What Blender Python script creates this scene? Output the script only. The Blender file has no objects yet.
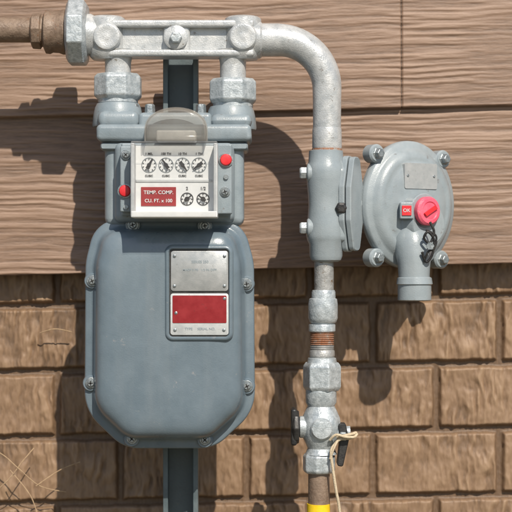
import bpy, math, random
import numpy as np
from mathutils import Vector, Matrix
random.seed(4)
S=0.00115; CAM=1690.0; REF=90.0; GY=900.0
scene=bpy.context.scene
def W(x,y,d): return Vector(((x-256)*S, -d*S, (GY-y)*S))
def P(x,y,d):
    k=(CAM-d)/(CAM-REF)
    return W(256+(x-256)*k, 256+(y-256)*k, d)
# ---------------- materials
def nodes(name):
    m=bpy.data.materials.new(name); m.use_nodes=True
    return m,m.node_tree.nodes,m.node_tree.links,m.node_tree.nodes['Principled BSDF']
def paint(name,c1,c2,rough=0.45,metal=0.0,scale=60,bump=0.15,bscale=900,dirt=None,dirt_amt=0.5,dscale=120,rvar=0.12,streak=None,coat=0):
    m,n,l,b=nodes(name)
    tc=n.new('ShaderNodeTexCoord')
    no=n.new('ShaderNodeTexNoise'); no.inputs['Scale'].default_value=scale; no.inputs['Detail'].default_value=4; no.inputs['Roughness'].default_value=0.65
    l.new(tc.outputs['Object'],no.inputs['Vector'])
    r=n.new('ShaderNodeValToRGB'); r.color_ramp.elements[0].position=0.35; r.color_ramp.elements[1].position=0.65
    r.color_ramp.elements[0].color=(*c1,1); r.color_ramp.elements[1].color=(*c2,1)
    l.new(no.outputs['Fac'],r.inputs['Fac'])
    out=r.outputs['Color']
    if dirt:
        n2=n.new('ShaderNodeTexNoise'); n2.inputs['Scale'].default_value=dscale; n2.inputs['Detail'].default_value=6; n2.inputs['Roughness'].default_value=0.72
        l.new(tc.outputs['Object'],n2.inputs['Vector'])
        r2=n.new('ShaderNodeValToRGB'); r2.color_ramp.elements[0].position=1-dirt_amt; r2.color_ramp.elements[1].position=min(1,1-dirt_amt+0.08)
        r2.color_ramp.elements[0].color=(0,0,0,1); r2.color_ramp.elements[1].color=(1,1,1,1)
        l.new(n2.outputs['Fac'],r2.inputs['Fac'])
        mx=n.new('ShaderNodeMix'); mx.data_type='RGBA'
        l.new(r2.outputs['Color'],mx.inputs[0]); l.new(out,mx.inputs[6]); mx.inputs[7].default_value=(*dirt,1)
        out=mx.outputs[2]
    if streak:
        mp=n.new('ShaderNodeMapping'); mp.inputs['Scale'].default_value=(70,70,7); l.new(tc.outputs['Object'],mp.inputs[0])
        n3=n.new('ShaderNodeTexNoise'); n3.inputs['Scale'].default_value=1.0; n3.inputs['Detail'].default_value=5; l.new(mp.outputs[0],n3.inputs['Vector'])
        m3=n.new('ShaderNodeMapRange'); m3.inputs[1].default_value=.5; m3.inputs[2].default_value=.75; m3.inputs[4].default_value=.38; l.new(n3.outputs['Fac'],m3.inputs[0])
        mx=n.new('ShaderNodeMix'); mx.data_type='RGBA'; l.new(m3.outputs[0],mx.inputs[0]); l.new(out,mx.inputs[6]); mx.inputs[7].default_value=(*streak,1)
        out=mx.outputs[2]
    l.new(out,b.inputs['Base Color'])
    b.inputs['Metallic'].default_value=metal
    b.inputs['Coat Weight'].default_value=coat; b.inputs['Coat Roughness'].default_value=.16
    mr=n.new('ShaderNodeMapRange'); mr.inputs[1].default_value=.3; mr.inputs[2].default_value=.7; mr.inputs[3].default_value=rough-rvar; mr.inputs[4].default_value=rough+rvar
    l.new(no.outputs['Fac'],mr.inputs[0]); l.new(mr.outputs[0],b.inputs['Roughness'])
    nb=n.new('ShaderNodeTexNoise'); nb.inputs['Scale'].default_value=bscale; nb.inputs['Detail'].default_value=2
    l.new(tc.outputs['Object'],nb.inputs['Vector'])
    bp=n.new('ShaderNodeBump'); bp.inputs['Strength'].default_value=bump; bp.inputs['Distance'].default_value=0.001
    l.new(nb.outputs['Fac'],bp.inputs['Height']); l.new(bp.outputs['Normal'],b.inputs['Normal'])
    return m
M_meter=paint('meter_paint',(0.118,0.158,0.190),(0.150,0.194,0.228),0.33,0,22,0.14,700,(0.24,0.25,0.26),0.36,70,streak=(0.19,0.22,0.24),coat=.35)
M_case=paint('case_paint',(0.20,0.245,0.272),(0.26,0.305,0.333),0.38,0,30,0.18,700,(0.15,0.14,0.13),0.37,80,streak=(0.17,0.185,0.19),coat=.2)
M_reg=paint('regulator_paint',(0.245,0.287,0.31),(0.305,0.347,0.37),0.34,0,30,0.18,700,(0.17,0.165,0.16),0.365,80,streak=(0.22,0.235,0.24),coat=.25)
M_silver=paint('silver_paint',(0.41,0.43,0.44),(0.56,0.57,0.57),0.36,0.25,90,0.35,600,(0.22,0.20,0.18),0.39,130)
M_galv=paint('galvanised',(0.34,0.38,0.40),(0.55,0.59,0.61),0.38,0.35,160,0.4,500,(0.20,0.18,0.16),0.38,140)
M_dull=paint('dull_steel',(0.30,0.30,0.29),(0.44,0.44,0.43),0.42,0.4,120,0.4,500,(0.20,0.13,0.08),0.41,110)
M_rust=paint('rusty_pipe',(0.16,0.11,0.078),(0.25,0.18,0.13),0.55,0.1,110,0.5,400,(0.22,0.10,0.05),0.41,160)
M_orange=paint('rust_thread',(0.26,0.10,0.045),(0.30,0.17,0.11),0.65,0,200,0.6,500,(0.3,0.29,0.27),0.45,250)
M_post=paint('post_paint',(0.07,0.095,0.105),(0.10,0.13,0.14),0.5,0,40,0.2,500,(0.15,0.15,0.14),0.36,120,streak=(0.14,0.15,0.15))
M_dark=paint('dark_iron',(0.02,0.02,0.022),(0.045,0.043,0.04),0.5,0.2,100,0.3,500)
M_screw=paint('screw_zinc',(0.20,0.23,0.245),(0.36,0.39,0.40),0.35,0.6,300,0.3,500)
M_plate=paint('nameplate',(0.38,0.40,0.405),(0.48,0.49,0.49),0.38,0.3,60,0.1,900,(0.28,0.27,0.26),0.38,200)
M_red=paint('red_plate',(0.21,0.006,0.010),(0.27,0.011,0.015),0.42,0,60,0.05,900,(0.16,0.014,0.014),0.38,200)
M_redl=paint('red_label',(0.30,0.012,0.015),(0.35,0.018,0.02),0.5,0,60,0.05,900)
M_white=paint('white_print',(0.72,0.74,0.74),(0.80,0.81,0.80),0.5,0,80,0.05,900,(0.58,0.57,0.55),0.35,150)
M_bez=paint('bezel',(0.48,0.50,0.51),(0.60,0.62,0.62),0.4,0,80,0.1,900,(0.33,0.32,0.3),0.38,160)
M_reddot=paint('red_seal',(0.62,0.02,0.03),(0.70,0.035,0.04),0.4,0,80,0.1,900)
M_pink=paint('red_cap',(0.78,0.09,0.15),(0.86,0.15,0.22),0.42,0,80,0.2,700,(0.8,0.36,0.40),0.38,120)
M_black=paint('black_print',(0.02,0.02,0.025),(0.035,0.035,0.035),0.5,0,80,0.05,900)
M_rope=paint('rope_fibre',(0.45,0.36,0.24),(0.6,0.5,0.36),0.85,0,400,0.5,900)
M_yellow=paint('yellow_coat',(0.80,0.52,0.01),(0.85,0.60,0.02),0.5,0,80,0.15,700,(0.4,0.25,0.05),0.34,150)
M_twig=paint('dry_stalk',(0.30,0.20,0.12),(0.42,0.30,0.18),0.8,0,200,0.2,700)
M_ground=paint('ground_soil',(0.10,0.08,0.055),(0.17,0.14,0.10),0.85,0,3,0.6,60,(0.07,0.09,0.03),0.5,8)
def clear(name,col,f0,f1,base):
    mc,n,l,b=nodes(name)
    tr=n.new('ShaderNodeBsdfTransparent'); tr.inputs['Color'].default_value=(*col,1)
    fr=n.new('ShaderNodeLayerWeight'); fr.inputs['Blend'].default_value=0.35
    mr=n.new('ShaderNodeMapRange'); mr.inputs[3].default_value=f0; mr.inputs[4].default_value=f1
    l.new(fr.outputs['Facing'],mr.inputs[0])
    mix=n.new('ShaderNodeMixShader'); l.new(mr.outputs[0],mix.inputs[0]); l.new(tr.outputs[0],mix.inputs[1]); l.new(b.outputs[0],mix.inputs[2])
    b.inputs['Base Color'].default_value=(*base,1); b.inputs['Roughness'].default_value=0.12
    l.new(mix.outputs[0],n['Material Output'].inputs['Surface']); return mc
M_clear=clear('clear_window',(.98,.98,.98),.025,.5,(.5,.5,.5))
M_hood=clear('clear_hood',(.92,.91,.89),.13,.8,(.46,.43,.39))
# ---------------- helpers
def empty(name):
    e=bpy.data.objects.new(name,None); scene.collection.objects.link(e); return e
def mobj(name,vs,fs,mat,par=None,ang=35,bev=0,bseg=3):
    me=bpy.data.meshes.new(name); me.from_pydata([tuple(v) for v in vs],[],fs); me.update()
    import bmesh
    bm=bmesh.new(); bm.from_mesh(me); bmesh.ops.recalc_face_normals(bm,faces=bm.faces); bm.to_mesh(me); bm.free()
    me.materials.append(mat)
    me.shade_smooth(); me.set_sharp_from_angle(angle=math.radians(ang))
    o=bpy.data.objects.new(name,me); scene.collection.objects.link(o)
    if par: o.parent=par
    if bev:
        md=o.modifiers.new('b','BEVEL'); md.width=bev*S; md.segments=bseg; md.limit_method='ANGLE'; md.angle_limit=math.radians(25)
        me.shade_smooth(); me.set_sharp_from_angle(angle=math.radians(179))
        w=o.modifiers.new('w','WEIGHTED_NORMAL'); w.keep_sharp=False
    return o
UP=Vector((0,0,1))
def basis(ax):
    w=Vector(ax).normalized()
    if abs(w.z)>0.95: u=Vector((1,0,0)); 
    else: u=UP.cross(w).normalized()
    v=w.cross(u).normalized()
    return u,v,w
def rev(name,prof,o,ax,mat,par,seg=48,su=1,sv=1,ph=0,ang=35,bev=0):
    u,v,w=basis(ax); vs=[];fs=[]
    for t,r in prof:
        for i in range(seg):
            a=2*math.pi*i/seg+ph
            vs.append(o+w*(t*S)+u*(math.cos(a)*r*su*S)+v*(math.sin(a)*r*sv*S))
    for j in range(len(prof)-1):
        for i in range(seg):
            a=j*seg+i; b2=j*seg+(i+1)%seg
            fs.append((a,b2,b2+seg,a+seg))
    fs.append(tuple(range(seg))[::-1]); k=(len(prof)-1)*seg; fs.append(tuple(range(k,k+seg)))
    return mobj(name,vs,fs,mat,par,ang,bev)
def vert(name,x,d,prof,mat,par,**k):
    o=P(x,prof[0][0],d); y0=prof[0][0]
    return rev(name,[(y-y0,r) for y,r in prof],o,(0,0,-1),mat,par,**k)
def hexn(name,x,d,y0,y1,r,mat,par,seg=6,ph=0):
    h=y1-y0
    return vert(name,x,d,[(y0,r*.86),(y0+h*.14,r),(y1-h*.14,r),(y1,r*.86)],mat,par,seg=seg,ph=ph,bev=1.2)
def rbox(name,x0,x1,y0,y1,d0,d1,bev,mat,par,taper=0):
    a=P(x0,y0,d1); b2=P(x1,y1,d1); vs=[]
    for d,t in ((d0,0),(d1,taper)):
        for (x,z,sx,sz) in ((a.x,a.z,1,-1),(b2.x,a.z,-1,-1),(b2.x,b2.z,-1,1),(a.x,b2.z,1,1)):
            vs.append(Vector((x+sx*t*S,-d*S,z+sz*t*S)))
    fs=[(0,1,2,3),(7,6,5,4),(0,4,5,1),(1,5,6,2),(2,6,7,3),(3,7,4,0)]
    return mobj(name,vs,fs,mat,par,bev=bev)
def rpoly(pts,rad,n=8):
    out=[];N=len(pts)
    for i in range(N):
        p=Vector(pts[i]);a=Vector(pts[i-1]);c=Vector(pts[(i+1)%N]); r=rad[i] if isinstance(rad,(list,tuple)) else rad
        da=(a-p).normalized(); dc=(c-p).normalized(); th=da.angle(dc); t=r/math.tan(th/2)
        s=p+da*t; e=p+dc*t; cen=p+(da+dc).normalized()*(r/math.sin(th/2))
        a0=math.atan2(*(s-cen).yx); a1=math.atan2(*(e-cen).yx); dlt=(a1-a0+math.pi)%(2*math.pi)-math.pi
        for k in range(n+1):
            q=a0+dlt*k/n; out.append((cen.x+r*math.cos(q),cen.y+r*math.sin(q)))
    return out
def inset(pts,t):
    if t>12:
        q=inset(pts,12); xs_=[p[0] for p in q]; ys_=[p[1] for p in q]
        cx=(min(xs_)+max(xs_))/2; cy=(min(ys_)+max(ys_))/2; hw=max(xs_)-cx; hh=max(ys_)-cy; e=t-12
        return [(cx+(x-cx)*(1-e/hw),cy+(y-cy)*(1-e/hh)) for x,y in q]
    N=len(pts); out=[]
    cx=sum(p[0] for p in pts)/N; cy=sum(p[1] for p in pts)/N
    for i in range(N):
        a=Vector(pts[i-1]);c=Vector(pts[(i+1)%N]); e=(c-a).normalized(); nn=Vector((-e.y,e.x))
        p=Vector(pts[i])
        if nn.dot(Vector((cx,cy))-p)<0: nn=-nn
        out.append(tuple(p+nn*t))
    return out
def loft(name,pts,rings,mat,par,ref=None,ang=40,bev=0):
    vs=[];fs=[];N=len(pts); k=(CAM-(ref or rings[-1][1]))/(CAM-REF)
    for t,d in rings:
        for x,y in inset(pts,t):
            vs.append(W(256+(x-256)*k,256+(y-256)*k,d))
    for j in range(len(rings)-1):
        for i in range(N):
            a=j*N+i;b2=j*N+(i+1)%N; fs.append((a,b2,b2+N,a+N))
    fs.append(tuple(range(N))); q=(len(rings)-1)*N; fs.append(tuple(range(q,q+N)))
    return mobj(name,vs,fs,mat,par,ang,bev)
def tube(name,pts,r,mat,par,seg=28,cap=True):
    vs=[];fs=[];n=len(pts); prev=None
    for i,p in enumerate(pts):
        t=(pts[min(i+1,n-1)]-pts[max(i-1,0)]).normalized()
        if prev is None: u=t.orthogonal().normalized()
        else: u=(prev-t*prev.dot(t)).normalized()
        prev=u; v=t.cross(u); rr=(r[i] if isinstance(r,(list,tuple)) else r)*S
        for k in range(seg):
            a=2*math.pi*k/seg; vs.append(p+u*math.cos(a)*rr+v*math.sin(a)*rr)
    for j in range(n-1):
        for i in range(seg):
            a=j*seg+i;b2=j*seg+(i+1)%seg; fs.append((a,b2,b2+seg,a+seg))
    fs.append(tuple(range(seg)));fs.append(tuple(range((n-1)*seg,n*seg)))
    return mobj(name,vs,fs,mat,par,50)
def smoothpts(ctrl,n=10):
    out=[];c=[ctrl[0]]+list(ctrl)+[ctrl[-1]]
    for i in range(1,len(c)-2):
        for k in range(n):
            t=k/n;p0,p1,p2,p3=c[i-1],c[i],c[i+1],c[i+2]
            out.append(0.5*((2*p1)+(p2-p0)*t+(2*p0-5*p1+4*p2-p3)*t*t+(3*p1-p0-3*p2+p3)*t**3))
    out.append(ctrl[-1]); return out
FWD=Vector((0,-1,0))
def screw(name,x,y,d,r,par,ax=FWD,mat=None,o=None,slot=True):
    o=o if o is not None else P(x,y,d); mat=mat or M_screw
    rev(name+'_washer',[(0,r),(r*.18,r),(r*.25,r*.9)],o,ax,mat,par,seg=28)
    a=random.random()
    rev(name+'_head',[(r*.2,r*.68),(r*.55,r*.68),(r*.72,r*.5)],o,ax,mat,par,seg=24,ph=a)
    if slot:
        u,v,w=basis(ax)
        for q in (a,a+math.pi/2):
            dx=u*math.cos(q)+v*math.sin(q); dy=w.cross(dx); c=o+w*(r*.70*S)
            L=r*.42*S; h=r*.09*S; z=w*(r*.06*S)
            vs=[c+dx*sx*L+dy*sy*h+z*sz for sz in(-1,1) for sx,sy in((-1,-1),(1,-1),(1,1),(-1,1))]
            mobj(name+'_slot',vs,[(0,1,2,3),(4,5,6,7),(0,1,5,4),(1,2,6,5),(2,3,7,6),(3,0,4,7)],M_dark,par)
def text(name,s,x,y,d,size,mat,par,rot=0,ex=0.1):
    c=bpy.data.curves.new(name,'FONT'); c.body=s; c.size=size*S; c.align_x='CENTER'; c.align_y='CENTER'; c.extrude=ex*S; c.offset=0.06*S
    c.materials.append(mat); o=bpy.data.objects.new(name,c); scene.collection.objects.link(o)
    o.location=P(x,y,d); o.rotation_euler=(math.pi/2,rot,0); o.parent=par; return o
# ---------------- wall noise
rng=np.random.default_rng(7); T=rng.random((512,512))
def vn(x,y):
    xi=np.floor(x).astype(int); yi=np.floor(y).astype(int); fx=x-xi; fy=y-yi
    fx=fx*fx*(3-2*fx); fy=fy*fy*(3-2*fy)
    a=T[xi%512,yi%512];b2=T[(xi+1)%512,yi%512];c=T[xi%512,(yi+1)%512];d=T[(xi+1)%512,(yi+1)%512]
    return (a*(1-fx)+b2*fx)*(1-fy)+(c*(1-fx)+d*fx)*fy
def fb(x,y,o=3):
    s=0;a=1;t=0
    for i in range(o):
        s=s+a*vn(x*2**i+17*i,y*2**i+31*i); t+=a; a*=.5
    return s/t
SL=0.0245
def gridmesh(name,X,Y,D,A,mat):
    ny,nx=X.shape
    co=np.stack([(X-256)*S,-D*S,(GY-Y)*S],-1).reshape(-1,3).astype(np.float32)
    idx=np.arange(nx*ny).reshape(ny,nx)
    q=np.stack([idx[:-1,:-1],idx[1:,:-1],idx[1:,1:],idx[:-1,1:]],-1).reshape(-1,4)
    me=bpy.data.meshes.new(name); me.vertices.add(nx*ny); me.vertices.foreach_set('co',co.ravel())
    me.loops.add(q.size); me.loops.foreach_set('vertex_index',q.ravel().astype(np.int32))
    me.polygons.add(len(q)); me.polygons.foreach_set('loop_start',np.arange(0,q.size,4,dtype=np.int32))
    me.polygons.foreach_set('use_smooth',np.ones(len(q),dtype=bool))
    me.update(calc_edges=True); 
    at=me.attributes.new('tone','FLOAT','POINT'); at.data.foreach_set('value',A.ravel().astype(np.float32))
    me.materials.append(mat); o=bpy.data.objects.new(name,me); scene.collection.objects.link(o); return o
def wallmat(name,stops,rough,nscale,sx,amp=.4):
    m,n,l,b=nodes(name)
    a=n.new('ShaderNodeAttribute'); a.attribute_name='tone'
    tc=n.new('ShaderNodeTexCoord'); mp=n.new('ShaderNodeMapping'); mp.inputs['Scale'].default_value=sx
    l.new(tc.outputs['Object'],mp.inputs[0])
    no=n.new('ShaderNodeTexNoise'); no.inputs['Scale'].default_value=nscale; no.inputs['Detail'].default_value=5; no.inputs['Roughness'].default_value=.72
    l.new(mp.outputs[0],no.inputs['Vector'])
    s=n.new('ShaderNodeMath'); s.operation='SUBTRACT'; s.inputs[1].default_value=.5; l.new(no.outputs['Fac'],s.inputs[0])
    mu=n.new('ShaderNodeMath'); mu.operation='MULTIPLY_ADD'; mu.inputs[1].default_value=amp; l.new(s.outputs[0],mu.inputs[0]); l.new(a.outputs['Fac'],mu.inputs[2])
    r=n.new('ShaderNodeValToRGB')
    els=r.color_ramp.elements
    els[0].position=stops[0][0]; els[0].color=(*stops[0][1],1); els[1].position=stops[-1][0]; els[1].color=(*stops[-1][1],1)
    for p,c in stops[1:-1]:
        e=els.new(p); e.color=(*c,1)
    l.new(mu.outputs[0],r.inputs['Fac']); l.new(r.outputs['Color'],b.inputs['Base Color'])
    b.inputs['Roughness'].default_value=rough
    bp=n.new('ShaderNodeBump'); bp.inputs['Strength'].default_value=.5; bp.inputs['Distance'].default_value=0.001
    l.new(no.outputs['Fac'],bp.inputs['Height']); l.new(bp.outputs[0],b.inputs['Normal'])
    return m
M_siding=wallmat('siding_paint',[(0,(0.055,0.033,0.022)),(.42,(0.240,0.152,0.102)),(1,(0.40,0.272,0.195))],.5,70,(1,1,9),.5)
M_brick=wallmat('painted_brick',[(0,(0.050,0.030,0.018)),(.4,(0.225,0.140,0.082)),(1,(0.40,0.270,0.168))],.55,90,(4,4,1),.38)
def axis1(a,b,c,d,f,co):
    return np.concatenate([np.arange(a,b,co),np.arange(b,c,f),np.arange(c,d+co,co)])
xs=axis1(-1200,-40,560,1700,1.2,9)
EXP=167.0
bounds=[270-EXP*i for i in range(0,9)]
ylist=[]
for i in range(8,0,-1):
    t,bm_=bounds[i],bounds[i-1]
    st=0.9 if bm_>-80 else 4.0
    ylist.append(np.concatenate([[t+0.3],np.arange(t+1,bm_-1.2,st),[bm_-0.9,bm_-0.35,bm_]]))
ys=np.concatenate(ylist)
tt=np.concatenate([(a-a[0])/(a[-1]-a[0]) for a in ylist]); bi=np.concatenate([np.full(len(a),i) for i,a in enumerate(ylist)])
X,Y=np.meshgrid(xs,ys); TT=np.repeat(tt[:,None],len(xs),1); BI=np.repeat(bi[:,None],len(xs),1)
off=BI*77.7
yw=Y+off*3+13*fb(X/170+BI*9,Y/75)+1.8*fb(X/30,Y/16)
g=fb(X/95+off,yw/3.1,2); g2=fb(X/26+off,yw/1.5,2)
kn=fb(X/90+3+off,Y/34,2); fade=np.clip((kn-.30)*3.4,0.25,1)
ridge=np.clip((g-.40)*3.8,0,1)
D=-7+7*TT + 1.0*ridge*fade + 0.6*(g2-.5)
edge=np.clip((1-TT)*EXP/1.0,0,1); D-=1.0*(1-edge)
def joint(xj,bidx):
    mask=(BI==bidx)&(np.abs(X-xj)<1.0); D[mask]-=4
    mr_=(BI==bidx)&(X>xj); D[mr_]-=0.8
    return mask
mk=joint(-330,7)|joint(900,7)|joint(60,5)|joint(410,6)
A=0.42+0.25*(ridge-.5)*fade+0.30*(g2-.5)+0.26*(kn-.5)
A[mk]=0
sid=gridmesh('wood_siding_wall',X,Y-SL*(X-256),D,A,M_siding)
vsl=[];
for xx in (-1200,1700):
    yy=270-SL*(xx-256)
    vsl+= [W(xx,yy,-1),W(xx,yy,-60),W(xx,270-EXP*8-SL*(xx-256),-60),W(xx,270-EXP*8-SL*(xx-256),-7)]
u=mobj('siding_backing',vsl,[(0,1,5,4),(1,2,6,5),(2,3,7,6)],M_siding,None); u.parent=sid
# brick
ys=np.concatenate([np.arange(240,545,1.2),np.arange(545,905,4)])
X,Y=np.meshgrid(xs,ys)
H=71.0; L=136.0; y0=376.0
rowi=np.floor((Y-y0)/H).astype(int)
ox=np.where(rowi%2==0,450.0,518.0)
u_=(X-ox)/L; ci=np.floor(u_).astype(int)
jit=(T[(rowi*13)%512,(ci*7)%512]-.5)
fx=(u_-ci)*L; fy=(Y-y0)-rowi*H
wob=2.4*(fb(X/14,Y/12)-.5)
dx=np.minimum(fx,L-fx)+wob; dy=np.minimum(fy,H-fy)+wob
e=np.minimum(dx,dy)
face=np.clip((e-2.4)/3.4,0,1); face=face*face*(3-2*face)
xw=X+9*fb(X/40,Y/26)+jit*40
st=fb(xw/4.2,Y/20+jit*9,2); st2=fb(xw/2.4,Y/8,2); lump=fb(X/26,Y/20); patch=np.clip((fb(X/34+5,Y/24,2)-.3)*2.8,0.15,1)
rid=np.clip((st-.36)*3.0,0,1)
D=-29 -6.5*(1-face) + face*(2.5*(rid-.5)*patch+1.2*(st2-.5)+3.2*(lump-.5)) + (1-face)*0.8*(fb(X/4,Y/4)-.5)
A=(0.46+0.30*(rid-.5)*patch+0.28*(st2-.5)+0.18*jit+0.22*(lump-.5))*face+(1-face)*0.2
brick=gridmesh('brick_wall',X,Y-SL*(X-256)*0.8,D,A,M_brick)
g=bpy.data.meshes.new('ground'); g.from_pydata([(-150,-150,0),(150,-150,0),(150,150,0),(-150,150,0)],[],[(0,1,2,3)]); g.materials.append(M_ground)
go=bpy.data.objects.new('ground',g); scene.collection.objects.link(go)
# ---------------- support post (channel)
post=empty('support_post')
rbox('web',163,198,56,515,34,40,0.8,M_post,post)
for nm,a,b2 in (('flange_1',163,168),('flange_2',193,198)):
    rbox(nm,a,b2,56,515,40.5,62,0.8,M_post,post)
rbox('lower_web',164,199,515,GY*1.0-30,34,40,0.8,M_post,post)
for nm,a,b2 in (('lower_flange_1',164,168.5),('lower_flange_2',194,199)): rbox(nm,a,b2,515,GY-30,40.5,62,0.8,M_post,post)
# ---------------- pipework
pipe=empty('gas_pipe')
RX=Vector((1,0,0))
rev('inlet_pipe',[(0,12.5),(500,12.5)],P(-460,30,90),RX,M_rust,pipe)
rev('inlet_bushing',[(0,14),(2,18),(10,18.5),(11,16),(13,16)],P(31,31,90),RX,M_rust,pipe,seg=8,bev=0.8)
rev('inlet_reducer',[(0,17),(2,21.5),(6,22),(9,20.5),(15,21),(19,22.5),(22,22.5),(23,20)],P(44,32,90),RX,M_rust,pipe)
rev('union_nut',[(0,28),(3,34),(18,34),(21,29)],P(67,33,90),RX,M_galv,pipe,seg=8,ph=math.pi/8,bev=1.2)
rev('bar_taper',[(0,21),(4,21),(12,17)],P(87,35,90),RX,M_silver,pipe)
rbox('bar_core',92,258,23,53,76,98,4,M_silver,pipe)
rbox('bar_rail',100,254,19.5,27,76,107,2.4,M_silver,pipe)
rbox('bar_rail_low',100,254,49,56,76,107,2.4,M_silver,pipe)
for nm,x in (('bar_boss_1',107),('bar_boss_2',243)):
    vert(nm,x,90,[(17,15),(19,18),(24,18.5),(50,18.5),(57,17),(60,14)],M_silver,pipe)
    rev(nm+'_cap',[(0,14),(3,14),(5,12.5),(5.6,10),(5.0,8),(5.6,3)],P(x,37,105),FWD,M_silver,pipe,seg=40)
rbox('bar_mid_web',163,190,24,52,76,104,4,M_silver,pipe)
rev('bar_plug_boss',[(0,12),(5,12),(6,10.5)],P(176,38,102),FWD,M_silver,pipe)
rev('bar_plug',[(0,6.5),(6,6),(7,5)],P(176,38,107),FWD,M_galv,pipe,seg=6,bev=.6)
for i,(x,ya,yb) in enumerate(((118,74,103),(233,79,107))):
    vert('leg_%d'%(i+1),x,90,[(52,13),(ya+2,13)],M_silver,pipe)
    vert('leg_fillet_%d'%(i+1),x,90,[(50,17),(56,15),(62,13.2),(66,13)],M_silver,pipe)
    hexn('swivel_nut_%d'%(i+1),x,90,ya,yb-3,25,M_galv,pipe,seg=8,ph=math.pi/8)
    vert('swivel_skirt_%d'%(i+1),x,90,[(yb-5,20),(yb,20),(yb+3,17)],M_galv,pipe)
pts=[P(256,40,90),P(278,40,90)]
cx,cy,R=278,88,49
for k in range(1,17):
    a=math.pi/2*k/16; pts.append(P(cx+R*math.sin(a),cy-R*math.cos(a)+1,90))
pts+=[P(327,100,90),P(327,130,90),P(327,150,90)]
rad=[16.5,16.5]+[16.3-1.8*k/16 for k in range(1,17)]+[14.2,14,14]
tube('elbow_pipe',pts,rad,M_silver,pipe,seg=40)
rev('elbow_collar',[(0,17.5),(4,18.5),(10,18.5),(12,17)],P(250,40,90),RX,M_silver,pipe)
vert('elbow_end',327,90,[(128,14.2),(130,14.6),(147,14.8),(150,14)],M_silver,pipe)
vert('riser_upper',324,90,[(258,9.8),(304,9.8)],M_dull,pipe)
vert('riser_sleeve',323.5,90,[(290,11),(292,12),(299,12)],M_galv,pipe)
vert('riser_coupling',323,90,[(298,12),(299,14),(304,14.8),(318,14.8),(322,13.5),(324,11)],M_galv,pipe)
vert('riser_nipple',322,90,[(322,10.5),(362,10.5)],M_dull,pipe)
th=[]
for k in range(10): th+=[(332+k*1.9,11.2),(332.9+k*1.9,12.2)]
vert('rust_thread',322,90,th[:14],M_orange,pipe,ang=20)
vert('bare_thread',322,90,[(332+7*1.9,11.2)]+th[14:],M_dull,pipe,ang=20)
vert('riser_ring',322,90,[(324,13),(325,13.4),(331,13.4),(332,12)],M_galv,pipe)
vert('riser_ring_low',322,90,[(350,12),(351,12.6),(356,12.8),(358,11.5)],M_dull,pipe)
hexn('union_hex',322,90,362,391,19.5,M_galv,pipe,seg=6,ph=0.2)
vert('union_top',322,90,[(357,11),(358,14),(363,15)],M_galv,pipe)
vert('riser_bottom',319,90,[(468,10.8),(504,10.8)],M_rust,pipe)
vert('riser_yellow',318.5,90,[(503.5,11.6),(880,11.6)],M_yellow,pipe)
# ---------------- shutoff valve
val=empty('shutoff_valve')
vert('valve_body',321,90,[(389,14),(391,15.5),(402,15.5),(406,13.5),(411,16),(418,19),(427,20),(436,19),(444,15),(448,13.5),(452,15),(454,16)],M_galv,val)
rev('valve_face_boss',[(0,11),(19,11),(21,9.5),(21.5,6)],P(321,427,90),FWD,M_galv,val,seg=36)
hexn('valve_end_hex',319,90,453,473,16.5,M_galv,val,seg=8,ph=.2)
LX=Vector((-1,0,0))
rev('plug_cap',[(0,11),(6,11),(7,9)],P(306,427,92),LX,M_galv,val)
rev('plug_nut',[(0,16),(2,17),(5,17),(7,14)],P(299,427,92),LX,M_dark,val,seg=8,bev=.8)
rbox('lock_wing',291,297,409,446,80,104,2.5,M_dark,val)
rev('stem',[(0,9),(6,9),(8,6),(16,6)],P(334,432,92),RX,M_galv,val)
loft('lever',rpoly([(338,424),(346,424),(349,440),(343,467),(337,466),(340,440)],2.2,4),[(0,86),(0,102),(1,103)],M_dark,val)
rev('lever_bolt',[(0,5),(4,5),(5,4)],P(343,436,103),FWD,M_screw,val,seg=6,bev=.5)
rope=empty('rope')
def wv(l): return smoothpts([P(*p) for p in l],10)
tube('rope_strand',wv([(337,438,106),(343,436,108),(352,434,107),(356,433,104),(350,438,106),(341,439,108),(336,443,108),(331,452,110),(333,470,109),(336,490,108),(340,515,106),(341,560,104),(340,640,104)]),1.5,M_rope,rope,seg=10)
tube('rope_loop',wv([(330,440,109),(336,435,112),(346,437,111),(354,437,108),(357,434,104)]),1.4,M_rope,rope,seg=10)
tube('rope_end',wv([(338,440,108),(334,448,111),(330,459,110)]),1.2,M_rope,rope,seg=10)
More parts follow.
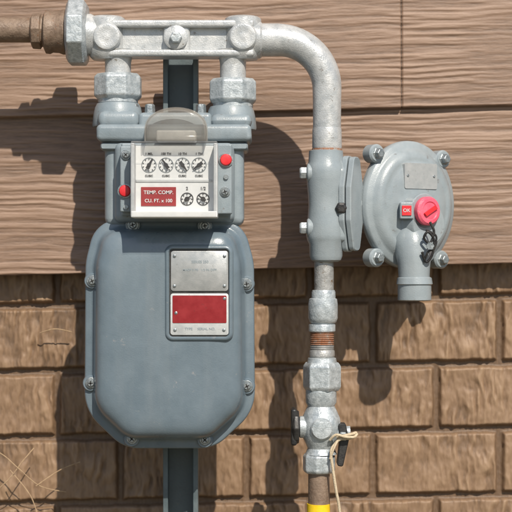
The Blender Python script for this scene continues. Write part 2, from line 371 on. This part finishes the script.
# ---------------- regulator
reg=empty('pressure_regulator')
vert('body',326,90,[(150,14),(151,17),(162,17.5),(165,19),(172,20),(180,19.5),(196,18),(205,17.5),(220,18.5),(235,20),(240,19),(244,17),(256,16.5),(260,15),(262,12)],M_reg,reg)
vert('body_top_rust',327,90,[(148.6,15),(151,15.3)],M_orange,reg)
rbox('body_web',322,348,165,243,76,104,7,M_reg,reg)
for i,(y,r,m) in enumerate(((173,9.5,M_reg),(228,9.5,M_reg))):
    rev('side_boss_%d'%i,[(0,r+1),(12,r),(13,r-1)],P(320,y,94),LX,m,reg)
    rev('side_plug_%d'%i,[(0,6.5),(6,6.5),(7.5,5)],P(307,y,94),LX,M_galv,reg,seg=6,bev=.6)
ax2=Vector((math.sin(math.radians(66)),-math.cos(math.radians(66)),0))
def plate(name,o,t0,t1,ru,rv,ax,mat):
    u,v,w=basis(ax); vs=[];fs=[]
    ol=rpoly([(-ru,-rv*.35),(-ru*.45,-rv),(ru*.45,-rv),(ru,-rv*.35),(ru,rv*.35),(ru*.45,rv),(-ru*.45,rv),(-ru,rv*.35)],7,5)
    N=len(ol)
    for t,ins in ((t0,1),(t0+1,0),(t1-1,0),(t1,1)):
        for a,b2 in inset(ol,ins): vs.append(o+w*t*S+u*a*S+v*b2*S)
    for j in range(3):
        for i in range(N): fs.append((j*N+i,j*N+(i+1)%N,(j+1)*N+(i+1)%N,(j+1)*N+i))
    fs.append(tuple(range(N)));fs.append(tuple(range(3*N,4*N)))
    return mobj(name,vs,fs,mat,reg,40)
fo=P(345,204,88)
plate('flange_inner',fo,0,6,19,48,ax2,M_reg); plate('flange_outer',fo,7,13,18,47,ax2,M_reg)
u2,v2,w2=basis(ax2)
for k,vv in enumerate((-38,38)):
    rev('flange_bolt_%d'%k,[(-4,5),(0,5)],fo+v2*vv*S,ax2,M_screw,reg,seg=6,bev=.5)
rev('body_bolt',[(0,6),(4,6),(5,4)],P(341,208,104),FWD,M_dark,reg,seg=6,bev=.5)
CD=50.0
yaw=math.radians(33); ax=Vector((math.sin(yaw),-math.cos(yaw),0)); C=P(408,205,CD)
tube('neck',[P(350,204,74),P(358,204,64),P(368,204,54),P(385,204,44),C-ax*10*S],[14,13,14,16,18],M_reg,reg)
K=1.02
def RP(l): return [(a,b2*K) for a,b2 in l]
KW=dict(su=0.885,seg=80)
rev('rear_case',RP([(-22,24),(-20,34),(-14,48),(-8,57),(-6,61),(-5,64),(-0.8,64.5)]),C,ax,M_reg,reg,**KW)
rev('front_case',RP([(-0.2,64.5),(4,64),(5.5,62.5),(6.5,58),(8,56),(11,54),(13,50),(14,46),(13.4,44),(14.6,41),(16.5,30),(17,10)]),C,ax,M_reg,reg,ang=50,**KW)
u,v,w=basis(ax)
if u.x<0: u=-u
for i,(a,b2) in enumerate(((-44,51),(42,48),(-44,-54),(40,-56))):
    o=C+u*a*S+UP*b2*S
    rev('lug_%d'%i,[(-7,8.5),(-6,9.5),(5,9.5),(7,8)],o,ax,M_reg,reg,seg=32)
    rev('lug_bolt_%d'%i,[(6,6.5),(7.5,6.5),(8,5),(12,5),(13,4)],o,ax,M_screw,reg,seg=6,bev=.5)
    rev('lug_nut_%d'%i,[(-11,5),(-7,5)],o,ax,M_screw,reg,seg=6,bev=.5)
rev('tower',[(10,27),(16,25),(20,22),(28,21.5),(30,20)],C+u*3*S-UP*20*S,ax,M_reg,reg,sv=1.05)
to=C-u*2*S-UP*7*S
rev('tower_rim',[(12,19),(27,18),(29,18),(30,17)],to,ax,M_reg,reg)
rev('red_cap',[(29,13.5),(31,14.5),(36,14.5),(38,12.5),(38.5,9.5),(37.5,8.5),(38,3)],to,ax,M_pink,reg)
c=to+ax*38.5*S
mobj('cap_slot',[c+ (u*sx*7+ (u*sy*1.5) +UP*(sx*4*1 - sy*1.5))*S+ax*sz*S for sz in(0,1.5) for sx,sy in((-1,-1),(1,-1),(1,1),(-1,1))],[(0,1,2,3),(4,5,6,7),(0,1,5,4),(1,2,6,5),(2,3,7,6),(3,0,4,7)],M_reddot,reg)
tube('vent_body',[P(412,232,62),P(412,240,66),P(413,250,69),P(414,264,72),P(414,281,72)],[16,19.5,19,16.5,15.5],M_reg,reg,seg=40)
vv=P(414.5,276,72)
rev('vent_mouth',[(0,14),(2,17.4),(8,18.4),(9,17),(24,17),(25,15.5),(25,12.8),(12,12)],vv,(0,0,-1),M_reg,reg)
pl=rpoly([(-21,-13),(21,-13),(21,13),(-21,13)],2,4)
po=C+u*3*S+UP*29*S
vs=[po+u*a*S+UP*b2*S+ax*t*S for t in (13.0,17.6) for a,b2 in pl]; N=len(pl)
mobj('nameplate',vs,[tuple(range(N)),tuple(range(N,2*N))]+[(i,(i+1)%N,N+(i+1)%N,N+i) for i in range(N)],M_plate,reg)
for i,a in enumerate((-17,17)): rev('plate_rivet_%d'%i,[(17.5,1.8),(18.4,1)],po+u*a*S,ax,M_screw,reg,seg=12)
rbox('red_tag',402,411.5,205.5,215.5,87,88.2,.3,M_reddot,reg)
rbox('tag_holder',400,413.5,202,219,62,87,1.5,M_reg,reg)
text('tag_print','OK',406.7,210.5,88.4,5,M_bez,reg)
tube('seal_wire',wv([(430,222,92),(434,232,91),(430,243,91),(424,238,93),(428,232,94),(434,240,91),(432,255,89),(426,262,88),(422,252,91)]),1.3,M_dark,reg,seg=8)
tube('seal_wire_2',wv([(426,230,93),(436,236,90),(434,248,90),(428,252,91),(424,262,88)]),1.1,M_dark,reg,seg=8)
rev('seal_tab',[(0,4),(3,4)],P(430,246,92),FWD,M_screw,reg,seg=6)
# ---------------- gas meter
mt=empty('gas_meter')
out=rpoly([(95,219),(242,219),(254,262),(255,412),(214,450),(123,450),(83,412),(84,262)],[30,30,70,46,38,38,46,70],12)
loft('front_case',out,[(4,100),(1,101),(0,103),(0,112),(0.8,113.8),(2,114.4),(6,114.6),(8,115.2),(9.5,117.5),(10.8,122),(12,127.5),(13.5,132),(16,136),(20,139),(26,141),(34,142),(46,142.6)],M_meter,mt,ref=125,ang=70)
loft('rear_case',out,[(22,56),(16,59),(12,63),(9,74),(8,97),(1,98),(0,99),(0,101.5),(2,102)],M_meter,mt,ref=120,ang=60)
for i,(x,y) in enumerate(((133,225),(205,226),(92.5,281),(246.5,284),(91,383),(247,386),(132,438.5),(205,439.5))):
    rev('boss_%d'%i,[(0,8.2),(4,7.8),(5,7)],P(x,y,113),FWD,M_meter,mt)
    screw('case_screw_%d'%i,x,y,118,5.6,mt)
fr=rpoly([(167,247),(231,247),(231,339),(167,339)],6,6)
B=142.6
loft('badge_frame',fr,[(-2.5,B-1),(-1.5,B+1.2),(0,B+2.2),(1.2,B+2.2),(2.2,B+1.2),(2.4,B+.5)],M_meter,mt)
loft('badge_recess',fr,[(2.0,B+.2),(2.2,B+.6)],M_dark,mt)
loft('silver_plate',rpoly([(171,251),(228,251),(228,291),(171,291)],2.5,4),[(0,B+.4),(0,B+1.4),(.3,B+1.6)],M_plate,mt)
loft('white_plate',rpoly([(170.5,293.5),(228.5,293.5),(228.5,335),(170.5,335)],2.5,4),[(0,B+.4),(0,B+1.4),(.3,B+1.6)],M_bez,mt)
loft('red_panel',rpoly([(172.5,295.5),(226.5,295.5),(226.5,323),(172.5,323)],1,3),[(0,B+1.5),(0,B+2)],M_red,mt)
for i,(x,y) in enumerate(((174.5,256),(224.5,256),(174.5,286),(224.5,286),(175,330),(224,330),(176,313),(224.5,298.5))):
    rev('rivet_%d'%i,[(0,1.6),(.5,1.5),(.9,.8)],P(x,y,B+1.8),FWD,M_screw,mt,seg=14)
text('maker_print','SERIES 250',200,262,B+1.7,3.6,M_case,mt)
text('serial_print','MAOP 5 PSI   1/2 IN. DIFF.',200,270,B+1.7,3,M_case,mt)
text('owner_print','TYPE     SERIAL NO.',200,329,B+1.7,3.4,M_case,mt)
rbox('upper_case',104,244,132,226,62,118,8,M_case,mt)
rbox('upper_case_front',112,236,140,224,110,128,6,M_case,mt,taper=3)
loft('head_lip',rpoly([(96,124),(251,124),(252,141),(96,141)],5,5),[(2,58),(0,60),(0,124),(1.5,126.5),(4,127.5)],M_case,mt)
loft('head_lip_low',rpoly([(100,142.5),(248,142.5),(248,150),(100,150)],3,5),[(1,60),(0,62),(0,121),(1.5,123)],M_case,mt)
for i,(x,yt) in enumerate(((118,103),(231,106))):
    vert('inlet_dome_%d'%i,x,92,[(yt,17),(yt+1,21),(yt+5,23),(yt+12,24.5),(yt+22,25.5),(yt+24,25)],M_case,mt)
    rbox('inlet_shoulder_%d'%i,x-21,x+21,yt+7,128,70,119,7,M_case,mt)
rbox('head_bridge',138,212,112,130,64,118,5,M_case,mt)
for i,x in enumerate((150,201,134)):
    rev('head_bolt_%d'%i,[(-6,5.5),(0,5.5),(8,5),(9,3.5)],P(x,113,100),(0,0,1),M_screw,mt,seg=6,bev=.5)
rbox('index_back',121,231,143,216,126,132,2,M_case,mt)
rbox('index_wing_1',120,131,146,212,131,150,1.5,M_case,mt)
rbox('index_wing_2',217,232,144,214,131,150,1.5,M_case,mt)
rbox('index_body',133,215,146,213,130,158,1,M_white,mt)
F=158.4; Q=176
rbox('bezel_left',130.5,134.5,143,216,130,Q,1,M_bez,mt)
rbox('bezel_right',213.5,217.5,143,216,130,Q,1,M_bez,mt)
rbox('bezel_bottom',130.7,217.3,211,217.5,130,Q+.6,1.2,M_white,mt)
rbox('bezel_top',130.7,217.3,141,145,160,Q+.6,1.2,M_clear,mt)
rbox('window',131.5,216.5,142,216.5,Q+1.2,Q+3,1,M_clear,mt)
rbox('index_strip',136,212,179.5,182,F-1,F+.6,.3,M_bez,mt)
def ringflat(name,x,y,d,r0,r1,mat,seg=36):
    o=P(x,y,d);vs=[];fs=[]
    for r in(r0,r1):
        for i in range(seg):
            a=2*math.pi*i/seg; vs.append(o+Vector((math.cos(a)*r*S,0,math.sin(a)*r*S)))
    for i in range(seg): fs.append((i,(i+1)%seg,seg+(i+1)%seg,seg+i))
    mobj(name,vs,fs,mat,mt)
def bar(name,x,y,d,L0,L1,wd,ang,mat,w1=None):
    o=P(x,y,d); dv=Vector((math.sin(ang),0,math.cos(ang))); pv=Vector((math.cos(ang),0,-math.sin(ang))); w1=wd if w1 is None else w1
    vs=[o+dv*L0*S-pv*wd*S,o+dv*L0*S+pv*wd*S,o+dv*L1*S+pv*w1*S,o+dv*L1*S-pv*w1*S]
    mobj(name,vs,[(0,1,2,3)],mat,mt)
for i,(x,a) in enumerate(((149,.5),(166,-.6),(182.5,2.5),(199,-2.2))):
    y=165
    ringflat('dial_ring_%d'%i,x,y,F+.3,6.6,7.2,M_screw)
    for k in range(10): bar('dial_tick',x,y,F+.4,5.0,6.5,.35,k*math.pi/5,M_black)
    bar('dial_needle_%d'%i,x,y,F+2,-4,7,1.8,a,M_black,.5)
    rev('dial_hub_%d'%i,[(0,2.0),(2.4,1.8)],P(x,y,F),FWD,M_black,mt,seg=14)
    text('dial_print',('1 MIL','100 TH','10 TH','1 TH')[i],x,153.8,F+.3,3.2,M_black,mt)
    text('dial_num','CUBIC',x,175.8,F+.3,2.6,M_black,mt)
for i,(x,a) in enumerate(((187,.9),(203,-.9))):
    y=199
    ringflat('test_ring_%d'%i,x,y,F+.3,5.4,6.2,M_black)
    for k in range(8): bar('test_tick',x,y,F+.4,3.8,5.4,.4,k*math.pi/4,M_black)
    bar('test_needle_%d'%i,x,y,F+2,-3,5.6,1.5,a,M_black,.4)
    rev('test_hub_%d'%i,[(0,2.4),(2.2,2.2)],P(x,y,F),FWD,M_dark,mt,seg=14)
    text('test_num',('2','1/2')[i],x,188.5,F+.3,4.2,M_black,mt)
rbox('red_label',141,176,187,206,F-1,F+.6,.3,M_redl,mt)
text('label_1','TEMP. COMP.',158.5,192.5,F+1.1,4.8,M_white,mt); text('label_2','CU. FT. x 100',158.5,200.8,F+1.1,4.6,M_white,mt)
for i,(x,y) in enumerate(((226,160),(125,191))):
    rev('red_seal_%d'%i,[(0,5.8),(3,5.6),(4.2,4.8),(4.6,3)],P(x,y,150),FWD,M_reddot,mt)
    rev('red_seal_cup_%d'%i,[(0,7),(1.5,7),(1.6,6)],P(x,y,150),FWD,M_screw,mt)
for i,(x,y) in enumerate(((126,155),(225,192))): screw('index_screw_%d'%i,x,y,150,5,mt)
for i,(x,y) in enumerate(((126,207),(226,177))): rev('index_pin_%d'%i,[(0,2.5),(2,2.3)],P(x,y,150),FWD,M_screw,mt,seg=14)
k=24; outl=[]
for i in range(k+1):
    a=math.pi*i/k; outl.append((176+31*math.cos(a),132-24*math.sin(a)**.8))
outl=[(207,141)]+outl+[(145,141)]
def hood(name,d0,d1,th,mat):
    vs=[];fs=[];N=len(outl)
    for d,t in((d0,0),(d1-4,0),(d1-1,1),(d1,3)):
        for x,y in outl:
            cx,cy=176,140; f=1-t/31
            vs.append(P(cx+(x-cx)*f,cy+(y-cy)*f,d))
    for j in range(3):
        for i in range(N-1): fs.append((j*N+i,j*N+i+1,(j+1)*N+i+1,(j+1)*N+i))
    fs.append(tuple(range(3*N,4*N)))
    o=mobj(name,vs,fs,mat,mt,60); m=o.modifiers.new('s','SOLIDIFY'); m.thickness=th*S; return o
hood('clear_hood',128,172,1.2,M_hood)
tube('hood_rim',[P(x,y,171) for x,y in outl],.8,M_hood,mt,seg=8)
rbox('hood_mech',156,196,130,141,129,158,2,M_bez,mt)
# ---------------- dry stalks
gr=empty('dry_grass')
for i,l in enumerate(([(-30,440,-5),(0,453,0),(18,468,4),(40,486,0),(66,492,-8)],[(-20,505,2),(8,480,4),(22,462,2),(34,448,-6)],[(10,470,0),(30,495,6),(40,520,8),(60,560,10)],[(40,333,-15),(55,329,-12),(72,332,-16)],[(36,486,2),(60,470,-4),(80,462,-10)])):
    tube('stalk_%d'%i,smoothpts([P(*p) for p in l],8),.6,M_twig,gr,seg=6)
# ---------------- light, sky, camera
ts=Vector((0.32,-1,0.98)).normalized()
sun=bpy.data.lights.new('sun','SUN'); sun.energy=5.0; sun.angle=math.radians(.6); sun.color=(1,.92,.80)
so=bpy.data.objects.new('sun',sun); scene.collection.objects.link(so); so.rotation_euler=ts.to_track_quat('Z','Y').to_euler(); so.location=(2,-4,5)
w=bpy.data.worlds.new('World'); scene.world=w; w.use_nodes=True
bg=w.node_tree.nodes['Background']; sk=w.node_tree.nodes.new('ShaderNodeTexSky'); sk.sky_type='NISHITA'; sk.sun_disc=False
sk.sun_elevation=math.asin(ts.z); sk.sun_rotation=math.atan2(ts.x,ts.y)
w.node_tree.links.new(sk.outputs[0],bg.inputs[0]); bg.inputs[1].default_value=.105
cam=bpy.data.cameras.new('camera'); co=bpy.data.objects.new('camera',cam); scene.collection.objects.link(co)
co.location=W(256,256,CAM); co.rotation_euler=(math.pi/2,0,0)
cam.sensor_width=36; cam.lens=18/(256/1600); cam.clip_end=500; cam.clip_start=.05
cam.dof.use_dof=True; cam.dof.focus_distance=(CAM-125)*S; cam.dof.aperture_fstop=8.5
scene.camera=co
scene.view_settings.view_transform='Standard'; scene.view_settings.look='None'; scene.view_settings.exposure=0
